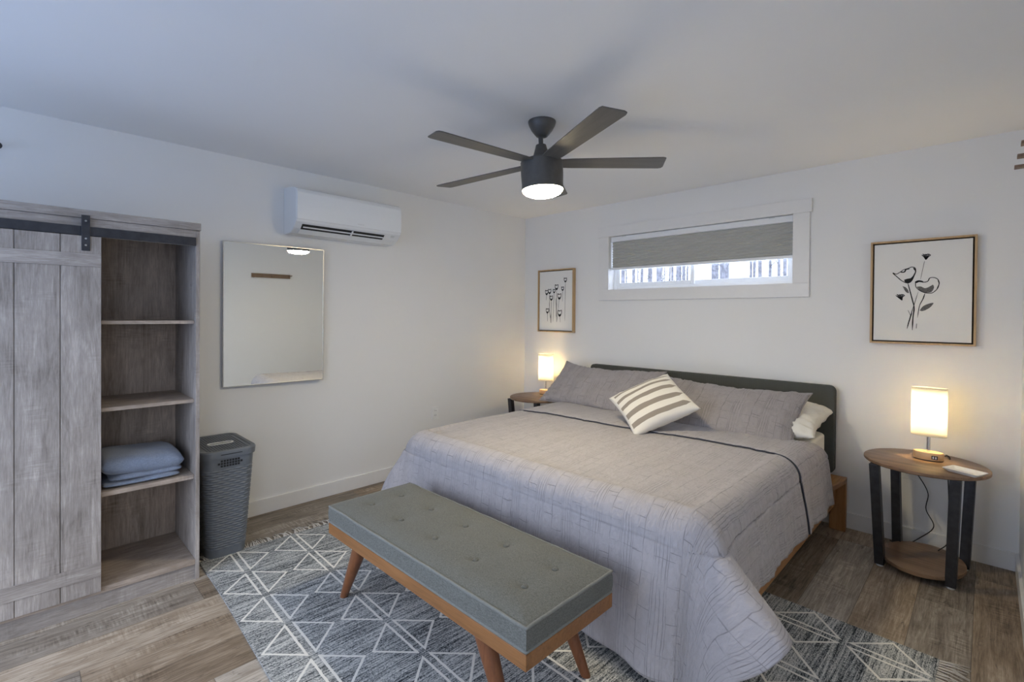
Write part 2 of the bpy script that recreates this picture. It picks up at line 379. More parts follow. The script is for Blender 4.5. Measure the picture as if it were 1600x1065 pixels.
M['rug'] = t.m

# glowing things
t = NT('lamp_diffuser'); t.t.nodes.remove(t.b); em = t.n('Emission'); em.inputs[0].default_value = (1, .85, .55, 1); em.inputs[1].default_value = 148
t.l(em.outputs[0], t.o.inputs[0]); M['fan_light'] = t.m
t = NT('linen_shade'); t.t.nodes.remove(t.b); df = t.n('BsdfDiffuse'); tl = t.n('BsdfTranslucent'); mx = t.n('MixShader'); mx.inputs[0].default_value = .55
df.inputs[0].default_value = (.92, .90, .84, 1); tl.inputs[0].default_value = (.96, .93, .85, 1)
t.l(df.outputs[0], mx.inputs[1]); t.l(tl.outputs[0], mx.inputs[2]); t.l(mx.outputs[0], t.o.inputs[0]); M['shade'] = t.m
t = NT('lamp_bulb'); t.t.nodes.remove(t.b); em = t.n('Emission'); em.inputs[0].default_value = (1, .78, .5, 1); em.inputs[1].default_value = 60
t.l(em.outputs[0], t.o.inputs[0]); M['bulb'] = t.m

# ------------------------------------------------------------------ room shell
struct('floor', bx(-WT, RW+WT, -RL-WT, WT, -.05, 0), M['floor'])
struct('ceiling', bx(-WT, RW+WT, -RL-WT, WT, RH, RH+.06), M['ceiling'])
struct('wall_left', bx(-WT, 0, -RL-WT, WT, 0, RH), M['wall'])
bm = new()
box(bm, RW, RW+WT, -RL-WT, SD[0], 0, RH); box(bm, RW, RW+WT, SD[1], WT, 0, RH); box(bm, RW, RW+WT, SD[0], SD[1], 0, SD[2]); box(bm, RW, RW+WT, SD[0], SD[1], SD[3], RH)
struct('wall_right', bm, M['wall'])
WX0, WX1, WZ0, WZ1 = 1.074, 2.607, 1.640, 2.134            # high window opening
bm = new()
box(bm, 0, WX0, 0, WT, 0, RH); box(bm, WX1, RW, 0, WT, 0, RH); box(bm, WX0, WX1, 0, WT, 0, WZ0); box(bm, WX0, WX1, 0, WT, WZ1, RH)
struct('wall_back', bm, M['wall'])
bm = new()
box(bm, 0, PD[0], -RL-WT, -RL, 0, RH); box(bm, PD[1], RW, -RL-WT, -RL, 0, RH); box(bm, PD[0], PD[1], -RL-WT, -RL, 0, PD[2]); box(bm, PD[0], PD[1], -RL-WT, -RL, PD[3], RH)
struct('wall_rear', bm, M['wall'])
BH, BT = .102, .014
struct('baseboard_back', bx(BT, RW-BT, -BT, 0, 0, BH), M['trim'], bevel=.002)
struct('baseboard_left', bx(0, BT, -RL, 0, 0, BH), M['trim'], bevel=.002)
struct('baseboard_right', bx(RW-BT, RW, -RL, 0, 0, BH), M['trim'], bevel=.002)
# casing round the high window
struct('trim_1', bx(.955, 2.725, -.024, 0, 2.132, 2.226), M['trim'], bevel=.002)      # head
struct('trim_2', bx(.966, WX0, -.018, 0, WZ0, 2.132), M['trim'], bevel=.002)
struct('trim_3', bx(WX1, 2.712, -.018, 0, WZ0, 2.132), M['trim'], bevel=.002)
struct('trim_4', bx(.966, 2.712, -.018, 0, 1.540, WZ0), M['trim'], bevel=.002)

def window(name, x0, x1, z0, z1, y0, y1, fr, mull, flip=False):
    bm = new(); e = .0
    box(bm, x0, x0+fr, y0, y1, z0, z1); box(bm, x1-fr, x1, y0, y1, z0, z1); box(bm, x0+fr, x1-fr, y0, y1, z0, z0+fr); box(bm, x0+fr, x1-fr, y0, y1, z1-fr, z1)
    w = obj(name, bm, M['vinyl'], bevel=.003); w['kind'] = 'structure'
    s = .034; ym = (y0+y1)/2
    for k, (a, b) in enumerate(((x0+fr, mull+.02), (mull-.02, x1-fr))):
        ya, yb = (y0+.006, ym) if k == 0 else (ym, y1-.006)
        bm = new(); c, d = z0+fr, z1-fr
        box(bm, a, a+s, ya, yb, c, d); box(bm, b-s, b, ya, yb, c, d); box(bm, a+s, b-s, ya, yb, c, c+s); box(bm, a+s, b-s, ya, yb, d-s, d)
        sa = obj('sash', bm, M['vinyl'], w, bevel=.003)
        obj('pane', bx(a+s, b-s, (ya+yb)/2-.002, (ya+yb)/2+.002, c+s, d-s), M['glass'], sa)
    return w
window('window_1', WX0, WX1, WZ0, WZ1, .075, .135, .03, 1.83)
window('window_2', PD[0], PD[1], PD[2], PD[3], -RL-.1, -RL-.03, .05, 1.55)

w3 = window('added_fill_window', 0, SD[1]-SD[0], SD[2], SD[3], .03, .10, .045, (SD[1]-SD[0])/2)  # extra window out of view, added to let in fill light
w3.location = (RW, SD[1], 0); w3.rotation_euler = (0, 0, -pi/2)

# outside: snowy ground and bare trees
g = struct('ground_snow', bx(-26, 30, WT+.4, 40, -.7, -.5), M['snow'])
for iy in range(9):
    yr = 4.2+iy*1.45; c0, c1 = 3.6-.80*(yr+3.9), 3.6-.14*(yr+3.9); nx = int((c1-c0)/1.15)
    for ix in range(nx+1):
        x_ = c0+1.15*ix+.3*(random.random()-.5)+.5*(iy % 2); y_ = yr+.35*(random.random()-.5)
        h = 9+5*random.random(); r = .018+.045*random.random(); lean = (random.random()-.5)*.3; bm = new()
        tube(bm, smooth_path([(0, 0, 0), (lean*.2, .05, h*.3), (lean*.5, -.05, h*.6), (lean, 0, h)], 3), r, 6, r*.35)
        for k in range(14):
            z0 = 1.5+random.random()*h*.6; a = random.random()*2*pi; L = .15+.28*random.random(); q0 = Vector((lean*z0/h, 0, z0))
            tube(bm, [q0, q0+Vector((cos(a)*L*.5, sin(a)*L*.5, L*.5)), q0+Vector((cos(a)*L, sin(a)*L, L*1.6))], .012, 4, .004)
        tr_ = obj('bare_tree', bm, M['bark'], smooth=True); tr_.location = (x_, y_, -.52)
        tag(tr_, 'bare winter tree trunk seen through the high window behind the blind', 'tree', 'bare trees outside the window')

# ------------------------------------------------------------------ window blind
B = thing('window_blind', 'grey pleated blind lowered halfway in the high white window', 'blind', ((WX0+WX1)/2, .035, WZ1))
hw = (WX1-WX0)/2-.008
obj('headrail', bx(-hw, hw, -.022, .022, -.050, -.004), M['vinyl'], B, bevel=.003)
bm = new(); NP = 10; zt, zb = -.050, -.290
prof = []
for i in range(NP*2+1): prof.append((.009 if i % 2 == 0 else -.009, zt+(zb-zt)*(i/(NP*2))**.93))
fr_ = [Vector((-hw+.004, q[0], q[1])) for q in prof]; bk = [Vector((hw-.004, q[0], q[1])) for q in prof]
v0 = [bm.verts.new(p) for p in fr_]; v1 = [bm.verts.new(p) for p in bk]
for i in range(len(v0)-1): bm.faces.new((v0[i], v0[i+1], v1[i+1], v1[i]))
obj('pleated_fabric', bm, M['blind'], B, solid=.002)
obj('bottom_rail', bx(-hw, hw, -.019, .019, -.312, -.290), M['vinyl'], B, bevel=.004)
for sx_ in (-.62, .62): obj('bracket', bx(sx_-.02, sx_+.02, -.026, -.018, -.012, -.003), M['ac_grey'], B)

# ------------------------------------------------------------------ wardrobe
WF, WB, WY0, WY1, WHT = .65, .18, -4.30, -3.203, 1.862
W = thing('wardrobe', 'grey barn-wood wardrobe with sliding plank door and open shelves', 'wardrobe', (0, 0, 0))
obj('side_panel', bx(WB, WF, WY1-.019, WY1, 0, 1.822), M['gw_z'], W, bevel=.0015)
obj('side_panel', bx(WB, WF, WY0, WY0+.019, 0, 1.822), M['gw_z'], W, bevel=.0015)
obj('top_panel', bx(WB, WF+.012, WY0-.005, WY1+.002, 1.825, WHT), M['gw_y'], W, bevel=.0015)
obj('back_panel', bx(WB, WB+.012, WY0+.019, WY1-.019, .02, 1.822), M['gw_back'], W)
obj('header', bx(WF-.02, WF-.002, WY0+.019, WY1-.019, 1.745, 1.824), M['gw_y'], W)
obj('divider', bx(WB+.012, WF-.004, -3.625, -3.607, .107, 1.745), M['gw_z'], W)
for zt_, n_ in ((1.356, .017), (.943, .018), (.544, .022)):
    obj('shelf', bx(WB+.012, WF-.03, -3.607, WY1-.020, zt_-n_, zt_), M['gw_shelf'], W, bevel=.001)
obj('base_panel', bx(WB+.012, WF-.001, WY0+.02, WY1-.0195, .080, .107), M['gw_shelf'], W, bevel=.001)
obj('plinth', bx(WF-.03, WF-.012, WY0+.02, WY1-.0195, 0, .079), M['gw_y'], W)
obj('rail', bx(WF+.002, WF+.008, WY0+.01, -3.222, 1.745, 1.787), M['black_metal'], W, bevel=.001)
bm = new(); ys = [-3.602, -3.741, -3.884, -4.03, -4.17, -4.285]
for a, b in zip(ys, ys[1:]): box(bm, WF+.001, WF+.017, b+.0018, a-.0018 if a != ys[0] else a, .098, 1.742)
box(bm, WF+.001, WF+.012, ys[-1], ys[0], .099, 1.741)
D = obj('door', bm, M['gw_z'], W, bevel=.0008)
obj('batten', bx(WF+.017, WF+.0215, -4.285, -3.602, 1.603, 1.662), M['gw_y'], D, bevel=.001)
obj('batten', bx(WF+.017, WF+.0215, -4.285, -3.602, .172, .236), M['gw_y'], D, bevel=.001)
for y_ in (-3.656, -4.23):
    h_ = obj('hanger', bx(WF+.0175, WF+.0225, y_-.015, y_+.015, 1.675, 1.836), M['black_metal'], D, bevel=.001)
    for z_ in (1.70, 1.73, 1.81):
        bm = new(); lathe(bm, [(.0045, 0), (.0035, .002)], 10); bmesh.ops.rotate(bm, verts=bm.verts, matrix=Matrix.Rotation(pi/2, 3, 'Y')); bmesh.ops.translate(bm, verts=bm.verts, vec=(WF+.0225, y_, z_))
        obj('bolt', bm, M['silver'], h_)

# folded blanket on the third shelf: soft slabs of folded cloth, the folds facing the room
Bk = thing('folded_blanket', 'blue-grey fleece blanket folded on the third wardrobe shelf', 'blanket', (.42, -3.428, .5445))
def soft_slab(y0, y1, x0, x1, zb, zt_, seed, ny=40, nr=40, tilt=0.):
    bm = new(); rr = []
    for j in range(ny+1):
        s_ = 2*j/ny-1; y_ = (y0+y1)/2+(y1-y0)/2*s_
        k = max(.02, 1-abs(s_)**7)**.5; ring = []
        for i in range(nr):
            a = 2*pi*i/nr; ca, sa = cos(a), sin(a)
            ex = math.copysign(abs(ca)**.55, ca); ez = math.copysign(abs(sa)**.75, sa)
            hh = (zt_-zb)/2*(k if True else 1)
            z = zb+(zt_-zb)/2*(1 if s_ > -2 else k)+ez*hh+tilt*s_*.02
            x = (x0+x1)/2+ex*(x1-x0)/2*(.90+.10*k)
            q = Vector((x, y_, z)); n = noise.noise(q*8+Vector((seed, 0, 0)))*.010+noise.noise(q*20+Vector((0, seed, 0)))*.005
            q.z = max(.0008, q.z+n*.8*(.4+.6*max(0, sa))); q.x += n*abs(ca)
            ring.append(q)
        rr.append(ring)
    rings(bm, rr); return bm
obj('upper_fold', soft_slab(-.168, .170, -.19, .178, .040, .142, 3., tilt=-.5), M['blanket'], Bk, smooth=True)
obj('middle_fold', soft_slab(-.135, .160, -.18, .172, .022, .058, 8.), M['blanket'], Bk, smooth=True)
obj('lower_fold', soft_slab(-.160, .150, -.18, .182, .001, .030, 5.), M['blanket'], Bk, smooth=True)

# ------------------------------------------------------------------ laundry basket
K = thing('laundry_basket', 'slate grey woven plastic laundry basket with lid beside wardrobe', 'basket', (.30, -3.025, .0095))
def kring(z, k=14, inset=0., weave=False, seg_h=0):
    s = z/.58
    x0, x1 = -.195-.028*s+inset, .200+.012*s-inset; y0, y1 = -.100-.032*s+inset, .098+.042*s-inset
    return rrect(x0, x1, y0, y1, .055-inset*.5, z, k)
def dens(loop, n):
    L = [0]; 
    for a, b in zip(loop, loop[1:]+loop[:1]): L.append(L[-1]+(b-a).length)
    T = L[-1]; out = []; j = 0; m = len(loop)
    for i in range(n):
        s = T*i/n
        while L[j+1] < s: j += 1
        a, b = loop[j], loop[(j+1) % m]; out.append(a.lerp(b, (s-L[j])/max(1e-9, L[j+1]-L[j])))
    return out
rr = []; NW, NZ = 264, 210
for j in range(NZ+1):
    z = .565*j/NZ; lp = dens(kring(z), NW); ring = []
    cen = sum(lp, Vector())/NW
    for i, p in enumerate(lp):
        dd = Vector((p.x, p.y, 0)).normalized()
        rowi = int(z/.0135); fz = (z/.0135) % 1
        env = 1. if .045 < z < .50 else 0.
        ph = (i/12+(.5 if rowi % 2 else 0)) % 1
        bumpv = (sin(pi*fz)**.7)*(.15+.85*abs(sin(pi*ph)))*.0062
        ring.append(p+dd*(bumpv*env-(0 if env else -.0025)))
    rr.append(ring)
bm = new(); rings(bm, rr, True, False)
body = obj('body', bm, M['basket'], K, smooth='auto')
# handle hole: dark slotted opening on the room-side face
bm = new()
for k in range(-4, 5):
    for q in range(3):
        hgt = .0115; z_ = .513+q*.0145; y_ = k*.0145+.005
        if abs(k) == 4 and q != 1: continue
        box(bm, .211, .2145+.0003*q, y_-.0055, y_+.0055, z_, z_+hgt)
obj('handle_holes', bm, M['black_plastic'], K)
bm = new(); rings(bm, [dens(kring(.565, inset=-.010), 96), dens(kring(.600, inset=-.011), 96), dens(kring(.607, inset=-.006), 96), dens(kring(.607, inset=.012), 96), dens(kring(.601, inset=.018), 96)], True, True)
lid = obj('lid', bm, M['basket'], K, smooth='auto')
bm = new()
for i in range(30):
    x_ = -.195+i*.0135
    for y_ in [-.095+j*.0145 for j in range(15)]:
        if abs(x_-.005) < .031 and abs(y_-.008) < .073: continue
        if abs(x_) > .17 and abs(y_) > .085: continue
        box(bm, x_-.005, x_+.005, y_-.0045, y_+.0045, .600, .6045)
obj('lattice', bm, M['basket'], lid)
bm = new(); rings(bm, [rrect(-.022, .032, -.062, .078, .026, .600), rrect(-.022, .032, -.062, .078, .026, .605), rrect(-.012, .022, -.052, .068, .016, .605), rrect(-.012, .022, -.052, .068, .016, .601)], False, True)
obj('grip', bm, M['white_plastic'], lid, label='pale slot handle in the lid')
obj('latch', bx(.2205, .2240, -.045, .065, .583, .587), M['black_plastic'], lid)

# ------------------------------------------------------------------ wall mirror (swung a little off the wall)
mc = Vector((.030, -2.598, 1.389)); my = radians(-2.49)
Mi = thing('wall_mirror', 'tall rectangular mirror with thin silver edge on wall under air conditioner', 'mirror', mc, (0, radians(.03), my))
mw, mh = .326, .478
obj('mirror_glass', bx(-.004, .004, -mw, mw, -mh, mh), M['mirror'], Mi)
bm = new(); f_ = .006
box(bm, -.012, .007, -mw-f_, -mw, -mh-f_, mh+f_); box(bm, -.012, .007, mw, mw+f_, -mh-f_, mh+f_); box(bm, -.012, .007, -mw, mw, -mh-f_, -mh); box(bm, -.012, .007, -mw, mw, mh, mh+f_)
obj('frame', bm, M['silver'], Mi, bevel=.001)

# ------------------------------------------------------------------ air conditioner
A = thing('air_conditioner', 'white wall-mounted split air conditioner above the mirror', 'air conditioner', (0, -2.125, 2.13))
AH = .415
prof = [(0, -.172), (0, .164), (.13, .150), (.185, .138), (.212, .124), (.222, .108), (.224, -.082), (.215, -.100), (.175, -.140), (.120, -.170)]
bm = new(); poly_prism(bm, [Vector((x_, -AH, z_)) for x_, z_ in prof], (0, AH*2, 0))
obj('body', bm, M['ac_white'], A, bevel=.008, seg=3)
bm = new()
rings(bm, [[Vector((x_, y_, z_)) for x_, z_ in ((.222, -.084), (.231, -.084), (.2335, .02), (.231, .098), (.224, .112), (.21, .127), (.205, .124))] for y_ in (-AH+.003, AH-.003)], True, True)
obj('front_panel', bm, M['ac_white'], A, bevel=.003, seg=2)
def slope(u0, u1, y0, y1, th, off=0.):                      # slab lying on the slanted underside
    p0, p1 = Vector((.222, 0, -.092)), Vector((.125, 0, -.170)); d = p1-p0; n = Vector((d.z, 0, -d.x)).normalized(); n = -n if n.x < 0 else n
    bm = new(); a, b = p0+d*u0+n*off, p0+d*u1+n*off
    poly_prism(bm, [Vector((q.x, y0, q.z)) for q in (a, b, b+n*th, a+n*th)], (0, y1-y0, 0)); return bm
obj('air_outlet', slope(.22, .62, -.365, .275, .004, .004), M['black_plastic'], A, label='dark air slot')
obj('flap', slope(.36, .44, -.355, .27, .005, .009), M['ac_white'], A, bevel=.001)
obj('flap', slope(.60, .93, -.37, .285, .006, .004), M['ac_white'], A, bevel=.001)
obj('bracket', slope(.2, .66, .0, .012, .004, .012), M['ac_white'], A)
obj('display', slope(.16, .34, .335, .365, .002, .005), M['ac_grey'], A, label='small grey indicator window')
bm = new()
for k, (a, b) in enumerate(((.035, .041), (.045, .049), (.052, .0555), (.058, .0625), (.066, .069), (.072, .076), (.079, .084))): box(bm, .2325, .2333, a, b, -.068, -.060)
obj('logo', bm, M['ac_grey'], A)

# ------------------------------------------------------------------ outlets
def outlet(loc, rz, label):
    T = thing('power_outlet', label, 'outlet', loc, (0, 0, rz))
    obj('cover_plate', bx(-.036, .036, -.006, 0, 0, .116), M['white_plastic'], T, bevel=.002)
    for z_ in (.022, .064):
        s_ = obj('socket', bx(-.017, .017, -.0075, -.005, z_, z_+.030), M['white_plastic'], T, bevel=.004)
        bm = new(); box(bm, -.008, -.006, -.0085, -.0074, z_+.010, z_+.020); box(bm, .006, .008, -.0085, -.0074, z_+.010, z_+.020)
        obj('slots', bm, M['black_plastic'], s_)
    return T
outlet((0.0005, -1.198, .44), pi/2, 'white power outlet on the left wall beyond the bed')
outlet((3.262, -.0005, .40), 0, 'white power outlet half hidden behind the right bedside table')

# ------------------------------------------------------------------ ceiling fan
FX, FY = 1.874, -1.895
Fn = thing('ceiling_fan', 'dark five-blade ceiling fan with a lit round lamp', 'ceiling fan', (FX, FY, RH))
Z = lambda z: z-RH
bm = new(); lathe(bm, [(.074, 0), (.0745, -.006), (.070, -.022), (.058, -.045), (.042, -.066), (.030, -.080), (.022, -.082)], 40); obj('canopy', bm, M['fan_metal'], Fn, smooth='auto')
bm = new(); lathe(bm, [(.0125, -.075), (.0125, -.16)], 20); obj('downrod', bm, M['fan_metal'], Fn, smooth='auto')
bm = new(); lathe(bm, [(.016, Z(2.318)), (.028, Z(2.314)), (.031, Z(2.300)), (.048, Z(2.245)), (.054, Z(2.225))], 32); obj('coupling', bm, M['fan_metal'], Fn, smooth='auto')
bm = new(); lathe(bm, [(.060, Z(2.228)), (.108, Z(2.226)), (.114, Z(2.220)), (.1135, Z(2.150)), (.111, Z(2.100)), (.1115, Z(2.098)), (.1115, Z(2.070)), (.100, Z(2.070))], 56)
obj('motor_housing', bm, M['fan_metal'], Fn, smooth='auto')
bm = new(); lathe(bm, [(.1095, Z(2.072)), (.108, Z(2.066)), (.098, Z(2.054)), (.078, Z(2.044)), (.05, Z(2.038)), (.02, Z(2.0355)), (.002, Z(2.035))], 56)
obj('light_diffuser', bm, M['fan_light'], Fn, smooth=True, label='glowing white lamp bowl')
PH = radians(265.3)
TILT = Matrix.Rotation(radians(.54), 4, 'X') @ Matrix.Rotation(radians(-2.96), 4, 'Y')
for k in range(5):
    a = PH-k*radians(72); bm = new()
    out = [(.085, -.043), (.16, -.052), (.45, -.060), (.655, -.064), (.672, -.058), (.690, .040), (.685, .056), (.668, .062), (.45, .057), (.16, .050), (.085, .043)]
    poly_prism(bm, [Vector((x_, y_, -.003)) for x_, y_ in out], (0, 0, .006))
    bl = obj('blade', bm, M['fan_blade'], Fn, bevel=.0015)
    bl.matrix_local = Matrix.Translation((0, 0, Z(2.215))) @ TILT @ Matrix.Rotation(a, 4, 'Z') @ Matrix.Rotation(radians(-7.5), 4, 'X')

for ch in Fn.children:                                     # the fan hangs a touch off plumb on its ball joint
    if not ch.name.startswith(('blade', 'canopy')): ch.matrix_local = Matrix.Translation((0, 0, -.225)) @ TILT @ Matrix.Translation((0, 0, .225))

# ------------------------------------------------------------------ pictures
def ribbon(bm, pts, w0, w1=None, taper=True, k=6):          # tapering ink stroke in the (x, z) plane
    path = smooth_path([Vector((p[0], 0, p[1])) for p in pts], k); n = len(path); w1 = w0 if w1 is None else w1
    va, vb = [], []
    for i, p in enumerate(path):
        d = (path[min(i+1, n-1)]-path[max(i-1, 0)]).normalized(); nn = Vector((-d.z, 0, d.x)); s = i/(n-1)
        w = (w0+(w1-w0)*s)*(1+.25*noise.noise(Vector((p.x*40, p.z*40, 3))))
        if taper: w *= min(1, .35+6*s, .35+6*(1-s))
        va.append(bm.verts.new(p+nn*w/2)); vb.append(bm.verts.new(p-nn*w/2))
    for i in range(n-1): bm.faces.new((va[i], va[i+1], vb[i+1], vb[i]))
def blob(bm, pts): bm.faces.new([bm.verts.new(Vector((p[0], 0, p[1]))) for p in smooth_path(pts+[pts[0]], 5)[:-1]])
def picture(x0, x1, z0, z1, label):
    T = thing('framed_picture', label, 'picture', ((x0+x1)/2, 0, (z0+z1)/2)); w, h = (x1-x0)/2, (z1-z0)/2; f_ = .011; d = .042
    bm = new(); box(bm, -w, -w+f_, -d, -.002, -h, h); box(bm, w-f_, w, -d, -.002, -h, h); box(bm, -w+f_, w-f_, -d, -.002, -h, -h+f_); box(bm, -w+f_, w-f_, -d, -.002, h-f_, h)
    obj('frame', bm, M['frame_wood'], T, bevel=.001)
    obj('backing', bx(-w+f_, w-f_, -.012, -.004, -h+f_, h-f_), M['dark_gap'], T)
    g_ = .008+f_
    cv = obj('canvas', bx(-w+g_, w-g_, -.034, -.0121, -h+g_, h-g_), M['canvas'], T, bevel=.001)
    return T, cv, w-g_, h-g_
# right: poppies
T, cv, cw, ch = picture(3.062, 3.557, 1.238, 1.880, 'large framed ink drawing of two poppies above the right bedside table')
def mpR(x_, y_):
    u = (x_-230)/778; top = 170-65*u; bot = 918+22*u
    return ((2*u-1)*cw, (1-2*(y_-top)/(bot-top))*ch)
Rr = lambda l: [mpR(*q) for q in l]
bm = new()
ribbon(bm, Rr([(515, 462), (535, 530), (555, 600), (570, 660), (562, 740), (558, 840)]), .0050, .0070)
ribbon(bm, Rr([(655, 545), (640, 590), (615, 640), (605, 690), (598, 740)]), .0050, .003)
ribbon(bm, Rr([(648, 288), (635, 350), (618, 435)]), .0022); ribbon(bm, Rr([(602, 530), (575, 620), (545, 715), (530, 770), (515, 828)]), .002, .006)
ribbon(bm, Rr([(592, 785), (590, 828)]), .003); ribbon(bm, Rr([(520, 680), (545, 730)]), .0025); ribbon(bm, Rr([(555, 700), (530, 780)]), .003)
ribbon(bm, Rr([(390, 385), (420, 395), (450, 380), (480, 360), (520, 348), (545, 338), (572, 345), (578, 375), (565, 410), (545, 450), (515, 465), (470, 450), (430, 420), (390, 388)]), .0040, .0046, False)
ribbon(bm, Rr([(450, 378), (485, 378), (500, 358), (530, 352)]), .009, .006); ribbon(bm, Rr([(560, 345), (578, 372), (560, 410)]), .007, .004)
blob(bm, Rr([(485, 440), (510, 432), (540, 425), (562, 405), (550, 448), (520, 466), (495, 460)]))
ribbon(bm, Rr([(578, 465), (600, 450), (640, 458), (675, 450), (690, 425), (720, 420), (750, 432), (762, 460), (755, 500), (730, 530), (700, 545), (650, 540), (610, 522), (582, 495), (578, 465)]), .0042, .0042, False)
ribbon(bm, Rr([(575, 462), (605, 450), (640, 455)]), .013, .008); ribbon(bm, Rr([(755, 440), (763, 470), (745, 515)]), .006, .004)
for cx_, cy_, s_ in ((660, 255, 1.), (455, 578, 1.05)):
    for k in range(6):
        a = -1.0+k*.4; ribbon(bm, Rr([(cx_-2+(0 if s_ == 1 else 18), cy_+25*s_), (cx_+18*a*s_, cy_), (cx_+36*a*s_, cy_-24*s_+abs(a)*10)]), .0042, .0055)
    ribbon(bm, Rr([(cx_-30*s_, cy_-22*s_), (cx_-10, cy_-14*s_), (cx_+12, cy_-20*s_), (cx_+34*s_, cy_-16*s_)]), .005)
obj('ink_outlines', bm, M['ink'], cv).location = (0, -.0346, 0)
for nm, loop in (('petal_wash', [(588, 495), (620, 492), (655, 505), (690, 492), (715, 478), (724, 500), (705, 535), (660, 540), (615, 522)]),
                 ('leaf_wash', [(615, 682), (640, 650), (680, 630), (722, 622), (700, 655), (660, 680), (630, 688)]),
                 ('leaf_wash', [(472, 490), (500, 500), (518, 520), (525, 545), (500, 535)])):
    bm = new(); blob(bm, Rr(loop)); obj(nm, bm, M['grey_ink'], cv).location = (0, -.0343, 0)
# left: tall poppy stems
T, cv, cw, ch = picture(.222, .686, 1.226, 1.866, 'framed ink drawing of many thin poppies on the wall above the far corner lamp')
def mpL(x_, y_):
    u = (x_-205)/465; top = 150-40*u; bot = 932+13*u
    return ((2*u-1)*cw, (1-2*(y_-top)/(bot-top))*ch)
Lr = lambda l: [mpL(*q) for q in l]
bm = new()
for (x_, y_, r_, yb, dx) in ((312, 420, 20, 530, -6), (355, 405, 20, 700, 0), (380, 495, 20, 840, 0), (420, 400, 16, 825, -12), (455, 345, 22, 830, 4), (495, 470, 24, 640, -14), (540, 365, 16, 545, 0), (577, 245, 18, 810, -2), (325, 670, 20, 820, 2), (502, 700, 26, 830, 8)):
    ribbon(bm, Lr([(x_, y_+r_*1.8), (x_+dx*.5, (y_+yb)/2), (x_+dx, yb)]), .0040, .0032)
    ribbon(bm, Lr([(x_-r_*.9, y_-r_*1.5), (x_-r_, y_), (x_-r_*.3, y_+r_*1.7), (x_+r_*.4, y_+r_*1.5), (x_+r_, y_), (x_+r_*.9, y_-r_*1.6)]), .0065, .0065, False)
    ribbon(bm, Lr([(x_-r_*.9, y_-r_*1.3), (x_, y_-r_*1.0), (x_+r_*.9, y_-r_*1.5)]), .009, .006)
    blob(bm, Lr([(x_-r_*.7, y_+r_*.5), (x_, y_+r_*.8), (x_+r_*.6, y_+r_*.3), (x_+r_*.3, y_+r_*1.6), (x_-r_*.3, y_+r_*1.7)]))
for l in ([(480, 640), (470, 740), (460, 825)], [(350, 560), (360, 700), (375, 800)], [(445, 500), (452, 640), (455, 760)], [(380, 700), (372, 780), (378, 840)]): ribbon(bm, Lr(l), .004)
obj('ink_flowers', bm, M['ink'], cv).location = (0, -.0346, 0)

# ------------------------------------------------------------------ bed: frame and headboard
Bd = thing('bed', 'low king bed with honey wood frame and charcoal upholstered headboard', 'bed', (1.91, -.03, 0))
BX = 1.91
hb = [Vector((p.x, -.062, p.y)) for p in rrect(-.978, .978, .36, .944, .038, 0, 6)]
bm = new(); poly_prism(bm, hb, (0, .052, 0)); obj('headboard', bm, M['headboard'], Bd, smooth='auto', bevel=.008, seg=3)
for s in (-1, 1):
    f_ = lambda a, b: (min(s*a, s*b), max(s*a, s*b))
    bm = new(); box(bm, *f_(.955, 1.047), -.075, -.035, 0, .352); obj('leg', bm, M['bed_wood_z'], Bd, bevel=.006)
    bm = new(); box(bm, *f_(.90, .975), -1.98, -1.92, .009, .185); obj('leg', bm, M['bed_wood_z'], Bd, bevel=.006)
    bm = new(); box(bm, *f_(.945, .992), -2.05, -.0755, .165, .290); obj('side_rail', bm, M['bed_wood'], Bd, bevel=.006)
    bm = new(); poly_prism(bm, [Vector((s*x_, y_, .3185)) for x_, y_ in ((.950, -.036), (1.047, -.036), (1.047, -.10), (1.012, -.36), (.950, -.36))], (0, 0, .034))
    obj('rail_cap', bm, M['bed_wood'], Bd, bevel=.005)
obj('foot_rail', bx(-.944, .944, -2.05, -2.01, .185, .300), M['bed_wood'], Bd, bevel=.006)
obj('slat_base', bx(-.94, .94, -2.0, -.08, .27, .30), M['bed_wood'], Bd)

# mattress
bm = new(); rings(bm, [rrect(-.94, .94, -.985, 1.0, .09, z_, 5) for z_ in (0, .015, .315, .33)], True, True)
mt = obj('mattress', bm, M['white_cotton'], smooth='auto', bevel=.02, seg=3); mt.location = (BX, -1.105, .305)
tag(mt, 'white mattress with fitted sheet under the grey quilt', 'mattress')

